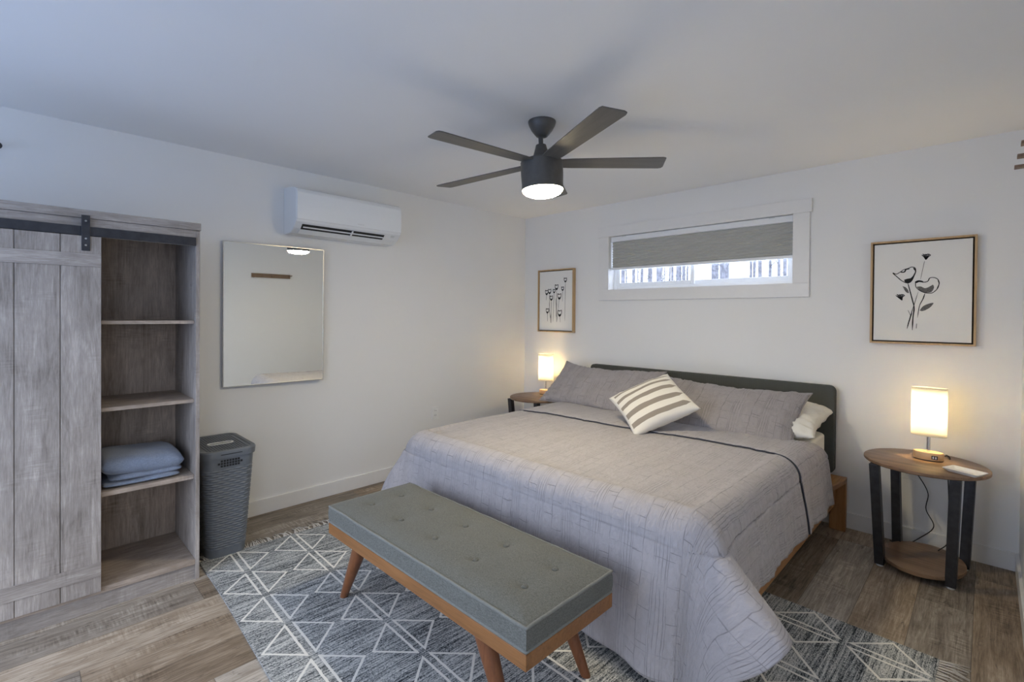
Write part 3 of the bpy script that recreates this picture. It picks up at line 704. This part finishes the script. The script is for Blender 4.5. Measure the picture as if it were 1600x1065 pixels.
# ------------------------------------------------------------------ quilt
QX0, QX1, QYF, QZ, QR = BX-.985, BX+.985, -2.14, .652, .108
SIDE, FOOT, HEAD = .392, .61, -.40
def sm(x): x = max(0., min(1., x)); return x*x*(3-2*x)
def drop_profile(e, flare, R=QR):
    """arc length e past the edge line -> (outward, down)"""
    q = R*pi/2
    if e <= q: a = e/R; return R*sin(a)-R, R*(1-cos(a))
    r = e-q; a = flare
    return r*sin(a), R+r*cos(a)
def quilt_pt(a, b, lift=0.):
    """a: metres across from the centre line, b: metres from the head edge towards the foot (negative y)."""
    W2 = (QX1-QX0)/2-QR; yb = HEAD-b; yf = QYF+QR
    es = max(0., abs(a)-W2); ef = max(0., yf-yb); s = 1 if a >= 0 else -1
    nz = noise.noise(Vector((a*2.1, b*2.3, 1.)))*.010+noise.noise(Vector((a*7, b*6, 5.)))*.0035+noise.noise(Vector((a*26, b*13, 9.)))*.0030
    fz = noise.noise(Vector((a*26, b*13, 9.)))*.0030
    nz -= fz*(.75 if es > 0 or ef > 0 else 0)
    if es == 0 and ef == 0:
        sag = -.006*sm((abs(a)-W2+.25)/.25)-.010*sm((yf+.35-yb)/.35)
        return Vector((BX+a, yb, QZ+nz+sag+lift))
    r = hypot(es, ef); th = math.degrees(atan2(ef, es))           # 0: hangs on the side, 90: hangs at the foot
    # perimeter coordinate p: metres towards the corner along the side (<0), angle inside the corner, metres along the foot (>0)
    if ef == 0: p = -(yb-yf)
    elif es == 0: p = .5+(W2-abs(a))
    else: p = .5*th/90
    R_ = QR
    lobe = .24*exp(-((p-.11)/(.10 if p > .11 else .15))**2)+.05*exp(-((p-.60)/.10)**2)
    if s < 0: lobe = .13*exp(-((p-.2)/.22)**2)
    fall = sm((r-.06)/.5)
    ripple = (noise.noise(Vector((p*5.5*s, 0., 3.+s)))*.022+noise.noise(Vector((p*13, r*2, 7.)))*.0025)*sm((r-.1)/.3)
    fl = radians(8 if p < 0 else 8-4*sm(p/.5)) if s > 0 else radians(7)
    o_, d_ = drop_profile(r, fl)
    ext = lobe*fall*1.15+ripple
    q = R_*pi/2
    if r > q:                                                      # keep cloth length: pushing out lifts the hem
        L = r-q; d_ = R_+sqrt(max(.0004, (L*cos(fl))**2-min(ext, L*.8)**2*.9))
    o_ += ext
    z = QZ+nz*.6+lift*.3-d_
    dirv = Vector((s*cos(radians(th)), -sin(radians(th)))) if (es > 0 and ef > 0) else (Vector((s, 0)) if ef == 0 else Vector((0, -1)))
    bxp = BX+s*min(abs(a), W2) ; byp = max(yb, yf)
    bulge = (R_+o_)+lift+nz*.8
    crumple = noise.noise(Vector((a*3, b*22, 2.)))*.006+noise.noise(Vector((a*10, b*46, 4.)))*.003 if ef == 0 else 0
    bulge += crumple*sm((r-.05)/.1)
    return Vector((bxp+dirv.x*bulge, byp+dirv.y*bulge, max(z, .018)))
W2 = (QX1-QX0)/2-QR; AH_ = W2+QR*pi/2+SIDE-QR; BL_ = (HEAD-(QYF+QR))+QR*pi/2+FOOT-QR
def hb_(a, b): return b+max(0., 1-b/.45)*.24*(1-sm((abs(a)-W2+.06)/.26))
Q = thing('quilt', 'grey stitched quilt draped over the bed down to the rug', 'quilt', (0, 0, 0))
bm = new(); grid(bm, 232, 196, lambda u, v_: quilt_pt((2*u-1)*AH_, hb_((2*u-1)*AH_, v_*BL_)), lambda u, v_: ((2*u-1)*AH_, v_*BL_))
obj('cover', bm, M['quilt'], Q, smooth=True, solid=.010)
def fold_b(a): return .66+.08*(-a)/AH_
bm = new(); grid(bm, 232, 52, lambda u, v_: quilt_pt((2*u-1)*AH_, hb_((2*u-1)*AH_, v_*fold_b((2*u-1)*AH_)), .013), lambda u, v_: ((2*u-1)*AH_+.07, v_*fold_b((2*u-1)*AH_)+.04))
obj('turned_back_end', bm, M['quilt'], Q, smooth=True, solid=.009)
bm = new(); tube(bm, [quilt_pt((2*i/180-1)*AH_, fold_b((2*i/180-1)*AH_)+.003, .010) for i in range(181)], .0048, 6)
obj('binding', bm, M['binding'], Q, smooth=True, label='dark piped edge across the quilt')

# ------------------------------------------------------------------ pillows
def pillow_mesh(w, h, th, seed, nu=44, nv=30, pinch=.05, wr=1., sag=0., power=.42):
    bm = new(); uvl = bm.loops.layers.uv.verify()
    def P(u, v_, side):
        x = w/2*u*(1-pinch*(1-v_*v_)*abs(u)**3); y = h/2*v_*(1-pinch*(1-u*u)*abs(v_)**3)
        k = max(0., (1-u*u)*(1-v_*v_))**power
        y -= sag*(1-u**4)*max(0., v_)*(1+.35*sin(3.1*u+seed))
        z = th/2*k*side
        edge = (1-k)
        n = noise.noise(Vector((x*7+seed, y*7, side*2)))*.012*k+noise.noise(Vector((x*18+seed, y*18, side*3)))*.005*(.3+edge)*min(1, k*4)
        # gathers running inwards from the edge
        n += noise.noise(Vector((x*45*(abs(v_) > abs(u))+y*45*(abs(u) >= abs(v_)), seed, 1.)))*.006*min(1, k*3)*edge**2*2
        return Vector((x, y, z+n*wr*side))
    vs_ = {}
    for side in (1, -1):
        for i in range(nu+1):
            for j in range(nv+1):
                u, v_ = sin((2*i/nu-1)*pi/2)*.35+(2*i/nu-1)*.65, sin((2*j/nv-1)*pi/2)*.35+(2*j/nv-1)*.65
                rim = i in (0, nu) or j in (0, nv)
                if side == -1 and rim: vs_[(-1, i, j)] = vs_[(1, i, j)]
                else: vs_[(side, i, j)] = bm.verts.new(P(u, v_, side))
        for i in range(nu):
            for j in range(nv):
                q = [(i, j), (i+1, j), (i+1, j+1), (i, j+1)]
                if side == -1: q = q[::-1]
                fc = bm.faces.new([vs_[(side, *k)] for k in q])
                for lp, (a, b) in zip(fc.loops, q): lp[uvl].uv = (a/nu, b/nv)
    rim = [Vector(vs_[(1, i, 0)].co) for i in range(nu)]+[Vector(vs_[(1, nu, j)].co) for j in range(nv)]+[Vector(vs_[(1, nu-i, nv)].co) for i in range(nu)]+[Vector(vs_[(1, 0, nv-j)].co) for j in range(nv)]
    return bm, rim
def metres(bm, w, h):
    uvl = bm.loops.layers.uv.verify()
    for f in bm.faces:
        for lp in f.loops: lp[uvl].uv = (lp[uvl].uv.x*w, lp[uvl].uv.y*h)
def basis(xa, ya, loc):                                     # local x, y axes -> matrix
    xa = Vector(xa).normalized(); ya = Vector(ya); ya = (ya-xa*ya.dot(xa)).normalized(); za = xa.cross(ya)
    return Matrix(((xa.x, ya.x, za.x, loc[0]), (xa.y, ya.y, za.y, loc[1]), (xa.z, ya.z, za.z, loc[2]), (0, 0, 0, 1)))
def pillow(name, label, cat, group, w, h, th, mat, mtx, seed, piping=None, uvm=True, **k):
    bm, rim = pillow_mesh(w, h, th, seed, **k)
    if uvm: metres(bm, w, h)
    if piping:
        T = thing(name, label, cat, (0, 0, 0), group=group); T.matrix_world = mtx
        obj('cover', bm, mat, T, smooth=True)
        b2 = new(); tube(b2, rim+rim[:2], .0045, 6); obj('piping', b2, piping, T, smooth=True)
        return T
    T = obj(name, bm, mat, smooth=True); T.matrix_world = mtx; return tag(T, label, cat, group)
pillow('bed_pillow', 'white bed pillow peeking out beside the right end of headboard', 'pillow', None, .97, .54, .25, M['white_cotton'], basis((1, 0, -.03), (0, .985, .16), (2.400, -.320, .745)), 4., wr=2.2, pinch=.06, nu=60, nv=40, power=.5)
pillow('bed_pillow', 'white bed pillow almost hidden behind left grey sham', 'pillow', None, .95, .50, .19, M['white_cotton'], basis((1, 0, .0), (0, .95, .26), (1.30, -.345, .750)), 14., wr=2.2, pinch=.08)
pillow('pillow_sham', 'long grey quilted sham pillow by the left lamp', 'pillow', None, 1.00, .50, .17, M['sham'], basis((1, .0, -.012), (0, .72, .60), (1.285, -.455, .803)), 21., M['sham'], nu=90, nv=50, wr=2.1, pinch=.07, sag=.045)
pillow('pillow_sham', 'long grey quilted sham pillow nearest the right bedside table', 'pillow', None, 1.04, .50, .17, M['sham'], basis((1, -.0, -.02), (0, .74, .56), (2.280, -.495, .768)), 33., M['sham'], nu=90, nv=50, wr=2.1, pinch=.07, sag=.03)
cm = Matrix(((.9959, -.0827, .0364), (.0892, .8356, -.5421), (.0144, .5432, .8395)))
cu = cm @ Vector((1, 1, 0)).normalized(); cvv = cm @ Vector((1, -1, 0)).normalized()          # u: left->top corner, v: left->bottom corner
pillow('throw_cushion', 'cream square cushion with curved taupe stripes on the bed', 'cushion', None, .455, .455, .15, M['cushion'], basis(-cvv, cu, (2.006, -.903, .815)) @ Matrix.Rotation(0, 4, 'Z'), 55., None, False, nu=36, nv=36, pinch=.07)

# ------------------------------------------------------------------ bench
Be = thing('bench', 'wooden bench with tufted grey cushion at the foot of the bed', 'bench', (1.930, -2.545, .009))
hx, hy = .672, .240
bm = new()
box(bm, -hx, hx, -hy, -hy+.022, .292, .345); box(bm, -hx, hx, hy-.022, hy, .292, .345); box(bm, -hx, -hx+.022, -hy+.022, hy-.022, .292, .345); box(bm, hx-.022, hx, -hy+.022, hy-.022, .292, .345)
box(bm, -hx+.022, hx-.022, -hy+.022, hy-.022, .325, .344)
obj('frame', bm, M['bench_wood'], Be, bevel=.002)
for sx_ in (-1, 1):
    for sy_ in (-1, 1):
        top = Vector((sx_*(hx-.255), sy_*(hy-.045), .318)); ft = Vector((sx_*(hx-.095), sy_*(hy-.035), 0)); bm = new(); rr = []
        for k in range(9):
            s = k/8; p = top.lerp(ft, s); r = .038-.020*s
            rr.append([Vector((p.x+r*1.1*cos(2*pi*i/18), p.y+r*sin(2*pi*i/18), p.z)) for i in range(18)])
        rings(bm, rr); obj('leg', bm, M['bench_leg'], Be, smooth='auto')
bts = [(-.52+k*.26, y_) for k in range(5) for y_ in (-.085, .085)]
def cush_z(x_, y_):
    ex = max(0, 1-((abs(x_)/(hx-.004))**14)); ey = max(0, 1-((abs(y_)/(hy-.004))**8)); z = .426+.022*min(1-(abs(x_)/hx)**10, 1-(abs(y_)/hy)**5)
    for bx_, by_ in bts:
        d = hypot(x_-bx_, y_-by_); z -= .010*exp(-(d/.020)**2)+.007*exp(-(d/.055)**2)
    return z+noise.noise(Vector((x_*9, y_*9, 1)))*.003
bm = new(); NX, NY = 120, 44
top = [[bm.verts.new((x_*(hx-.003), y_*(hy-.003), cush_z(x_*hx, y_*hy))) for y_ in [2*j/NY-1 for j in range(NY+1)]] for x_ in [2*i/NX-1 for i in range(NX+1)]]
for i in range(NX):
    for j in range(NY): bm.faces.new((top[i][j], top[i+1][j], top[i+1][j+1], top[i][j+1]))
rimv = [top[i][0] for i in range(NX)]+[top[NX][j] for j in range(NY)]+[top[NX-i][NY] for i in range(NX)]+[top[0][NY-j] for j in range(NY)]
low = []
for dz, o_ in ((.405, .004), (.375, .004), (.3455, 0)):
    low.append([bm.verts.new((v_.co.x*(1+o_/hx), v_.co.y*(1+o_/hy), dz)) for v_ in rimv])
prev = rimv
for ring in low:
    for i in range(len(ring)): bm.faces.new((prev[i], ring[i], ring[(i+1) % len(ring)], prev[(i+1) % len(prev)]))
    prev = ring
bm.faces.new(prev)
rimc = [v_.co.copy() for v_ in rimv]; rimb = [v_.co.copy() for v_ in low[-1]]
C_ = obj('cushion', bm, M['bench_fabric'], Be, smooth='auto')
for rc, dz in ((rimc, .0), (rimb, .006)):
    bm = new(); tube(bm, [p+Vector((0, 0, dz)) for p in rc+rc[:2]], .0055, 8); obj('piping', bm, M['bench_piping'], C_, smooth=True)
for bx_, by_ in bts:
    bm = new(); lathe(bm, [(.013, .0), (.0135, .004), (.010, .0085), (.001, .010)], 14, (bx_, by_, cush_z(bx_, by_))); obj('button', bm, M['bench_fabric'], C_, smooth=True)

# ------------------------------------------------------------------ rug
ra = radians(-1.7); NCX, NCY = 10, 6
Rg = thing('rug', 'grey flatweave rug with cream diamond lines under bed and bench', 'rug', (.475, -3.165, 0), (0, 0, ra))
RX, RY = NCX*PX, NCY*PY
bm = new()
grid(bm, 120, 80, lambda u, v_: Vector((u*RX, v_*RY+.012*noise.noise(Vector((u*3, v_*1.5, 0)))*(1 if v_ in (0, 1) else 0), .0085+.0006*noise.noise(Vector((u*30, v_*20, 0))))))
tv = bm.verts[:]; bnd = [e for e in bm.edges if e.is_boundary]
ret = bmesh.ops.extrude_edge_only(bm, edges=bnd)
for g_ in ret['geom']:
    if isinstance(g_, bmesh.types.BMVert): g_.co.z = .0005
obj('woven_field', bm, M['rug'], Rg, smooth='auto')
for x0_, s in ((0, -1), (RX, 1)):
    bm = new(); n = 118
    for k in range(n):
        y_ = .01+(RY-.02)*k/(n-1); L = .062+.035*random.random(); a = (random.random()-.5)*.9
        for q in range(2):
            a2 = a+(random.random()-.5)*.5; o_ = (q-.5)*.005
            tube(bm, [(x0_-s*.004, y_+o_, .006), (x0_+s*L*.5, y_+o_+L*.4*sin(a2), .007+.006*random.random()), (x0_+s*L*cos(a2), y_+o_+L*sin(a2), .004)], .0024, 4, .0016)
    obj('fringe', bm, M['fringe'], Rg, smooth=True)

# ------------------------------------------------------------------ side tables
def side_table(loc, rz, label):
    T = thing('side_table', label, 'side table', loc, (0, 0, rz), None)
    bm = new(); lathe(bm, [(.268, .581), (.272, .585), (.272, .597), (.268, .600)], 72); obj('table_top', bm, M['table_wood'], T, smooth='auto')
    bm = new(); lathe(bm, [(1, .040), (1, .058)], 60, (0, .005, 0), .180, .235); obj('lower_shelf', bm, M['table_wood'], T, smooth='auto', bevel=.002)
    for sx_ in (-1, 1):
        for sy_ in (-1, 1):
            bm = new(); tp = Vector((sx_*.170+sy_*.006-.004, sy_*.190-.004, .581)); bt = Vector((sx_*.150+sy_*.006-.004, sy_*.158+.013, .012))
            rings(bm, [[Vector((p.x+dx, p.y+dy, p.z)) for dx, dy in ((-.022, -.022), (.022, -.022), (.022, .022), (-.022, .022))] for p in (bt, tp)])
            lg = obj('leg', bm, M['black_metal'], T, bevel=.002)
            bm = new(); lathe(bm, [(.016, 0), (.018, .004), (.018, .012)], 16, (bt.x, bt.y, 0)); obj('foot_glide', bm, M['ac_grey'], lg, smooth='auto')
    return T
side_table((3.358, -.335, 0), radians(-6), 'round brown side table with black legs holding lamp and tray')
side_table((.455, -.295, .0), 0, 'round brown side table in the far corner beyond the bed')

# ------------------------------------------------------------------ table lamps
def table_lamp(loc, rz, label, power, cord=None):
    T = thing('table_lamp', label, 'lamp', loc, (0, 0, rz))
    bm = new(); lathe(bm, [(.97, .004), (1, .006), (1, .040), (.95, .045)], 48, (0, 0, 0), .068, .042); b_ = obj('base', bm, M['lamp_wood'], T, smooth='auto')
    bm = new(); lathe(bm, [(1, .0), (1, .005)], 40, (0, 0, 0), .065, .040); obj('foot_pad', bm, M['black_plastic'], b_)
    u_ = obj('usb_panel', bx(.016, .042, -.0415, -.030, .012, .032), M['black_plastic'], b_, label='dark charging panel')
    bm = new(); box(bm, .0205, .0265, -.0422, -.0414, .016, .028); box(bm, .0315, .0375, -.0422, -.0414, .016, .028); obj('usb_ports', bm, M['ac_grey'], u_)
    bm = new(); lathe(bm, [(.0085, .044), (.0085, .155), (.0045, .157), (.0045, .20)], 20); obj('stem', bm, M['chrome'], T, smooth='auto')
    bm = new(); SA, SB = .078, .048
    lathe(bm, [(1, .136), (1.0, .160), (1, .380), (1, .405)], 56, (0, 0, 0), SA, SB, False, False); sh = obj('lamp_shade', bm, M['shade'], T, smooth=True, solid=.0012)
    for z_ in (.137, .404):
        bm = new(); tube(bm, [(SA*cos(2*pi*i/48), SB*sin(2*pi*i/48), z_) for i in range(50)], .0016, 6); obj('shade_trim', bm, M['fringe'] if z_ > .3 else M['fringe'], sh, smooth=True)
    bm = new()
    for a in (0, pi): tube(bm, [(0, 0, .2), (SA*cos(a), SB*sin(a), .2)], .0012, 5)
    obj('shade_spider', bm, M['chrome'], sh)
    bm = new(); lathe(bm, [(.006, .2), (.012, .206), (.021, .235), (.024, .258), (.018, .28), (.004, .289)], 20); obj('bulb', bm, M['white_plastic'], T, smooth=True)
    l = bpy.data.lights.new('bulb_light', 'POINT'); l.energy = power; l.color = (1., .77, .41); l.shadow_soft_size = .03
    lo_ = bpy.data.objects.new('bulb_light', l); lo_.location = (0, 0, .262); lo_.parent = T; COL.objects.link(lo_)
    for c_ in (cord or []):
        bm = new(); tube(bm, smooth_path(c_, 8), .0028, 8); obj('cord', bm, M['cord'], T, smooth=True)
    return T
LZ = .6005
l0 = Vector((3.372, -.270, LZ))
wp = lambda *q: tuple(Vector(q)-l0)
table_lamp(l0, 0, 'lit white oval table lamp on the right bedside table', 18.0, [
    [(.064, .005, .030), (.082, .012, .034), (.090, .030, .020), (.086, .075, .004), (.070, .170, .004), (.055, .196, -.02), (.0, .210, -.10), (-.035, .213, -.15)],
    [wp(3.285, -.012, .455), wp(3.30, -.045, .45), wp(3.319, -.045, .433), wp(3.359, -.045, .346), wp(3.351, -.045, .248), wp(3.387, -.04, .154), wp(3.332, -.045, .075), wp(3.25, -.07, .007), wp(3.18, -.05, .006)],
    [wp(3.445, -.07, .58), wp(3.452, -.05, .35), wp(3.462, -.06, .16), wp(3.45, -.10, .09), wp(3.415, -.166, .062)]])
table_lamp((.418, -.130, LZ), radians(20), 'lit white oval table lamp on the far corner bedside table', 18.0)

# ------------------------------------------------------------------ tray on the right table
Ty = thing('trinket_tray', 'small white rectangular dish with tiny lettering on right bedside table', 'tray', (3.528, -.462, .6005), (0, 0, radians(-24)))
bm = new()
rings(bm, [rrect(-.058, .058, -.034, .034, .006, .0), rrect(-.076, .076, -.052, .052, .008, .017), rrect(-.074, .074, -.050, .050, .008, .0185), rrect(-.058, .058, -.034, .034, .006, .004)], True, True)
obj('dish', bm, M['white_plastic'], Ty, smooth='auto')
bm = new()
for r_, (y_, n) in enumerate(((.012, 9), (-.001, 12), (-.014, 8))):
    for k in range(n):
        x_ = (k-n/2)*.0068; h_ = .003+.003*((k*7+r_) % 3)/2
        box(bm, x_, x_+.0012, y_, y_+h_, .0041, .0044)
        if (k+r_) % 2: box(bm, x_+.0012, x_+.0042, y_+h_*.5, y_+h_*.5+.0011, .0041, .0044)
        else: box(bm, x_+.0012, x_+.004, y_, y_+.0011, .0041, .0044)
obj('lettering', bm, M['frame_wood'], Ty)

# ------------------------------------------------------------------ coat rack on the right wall, curtain rod at the left
Ck = thing('coat_rack', 'wooden coat rack plank with dark pegs high on right wall', 'coat rack', (RW, -1.695, 1.912))
obj('plank', bx(-.020, -.0005, -.250, .250, -.028, .028), M['rack_wood'], Ck, bevel=.002)
for y_, zc in ((-1.93, -.020), (-1.68, .003), (-1.45, .020)):
    obj('peg', bx(-.080, -.018, y_+1.695-.017, y_+1.695+.017, zc-.012, zc-.003), M['rack_wood'], Ck, bevel=.001)
Rd = thing('curtain_rod', 'dark curtain rod end with round finial at the left edge of the picture', 'curtain rod', (.075, -3.942, 2.222))
bm = new(); tube(bm, [(0, -.01, 0), (0, -1.0, 0)], .009, 14); obj('rod', bm, M['black_metal'], Rd, smooth='auto')
bm = new(); bmesh.ops.create_uvsphere(bm, u_segments=20, v_segments=12, radius=.0175); obj('finial', bm, M['black_metal'], Rd, smooth=True)
bm = new(); tube(bm, [(0, -.12, 0), (-.074, -.12, 0)], .006, 10); obj('bracket', bm, M['black_metal'], Rd, smooth='auto')
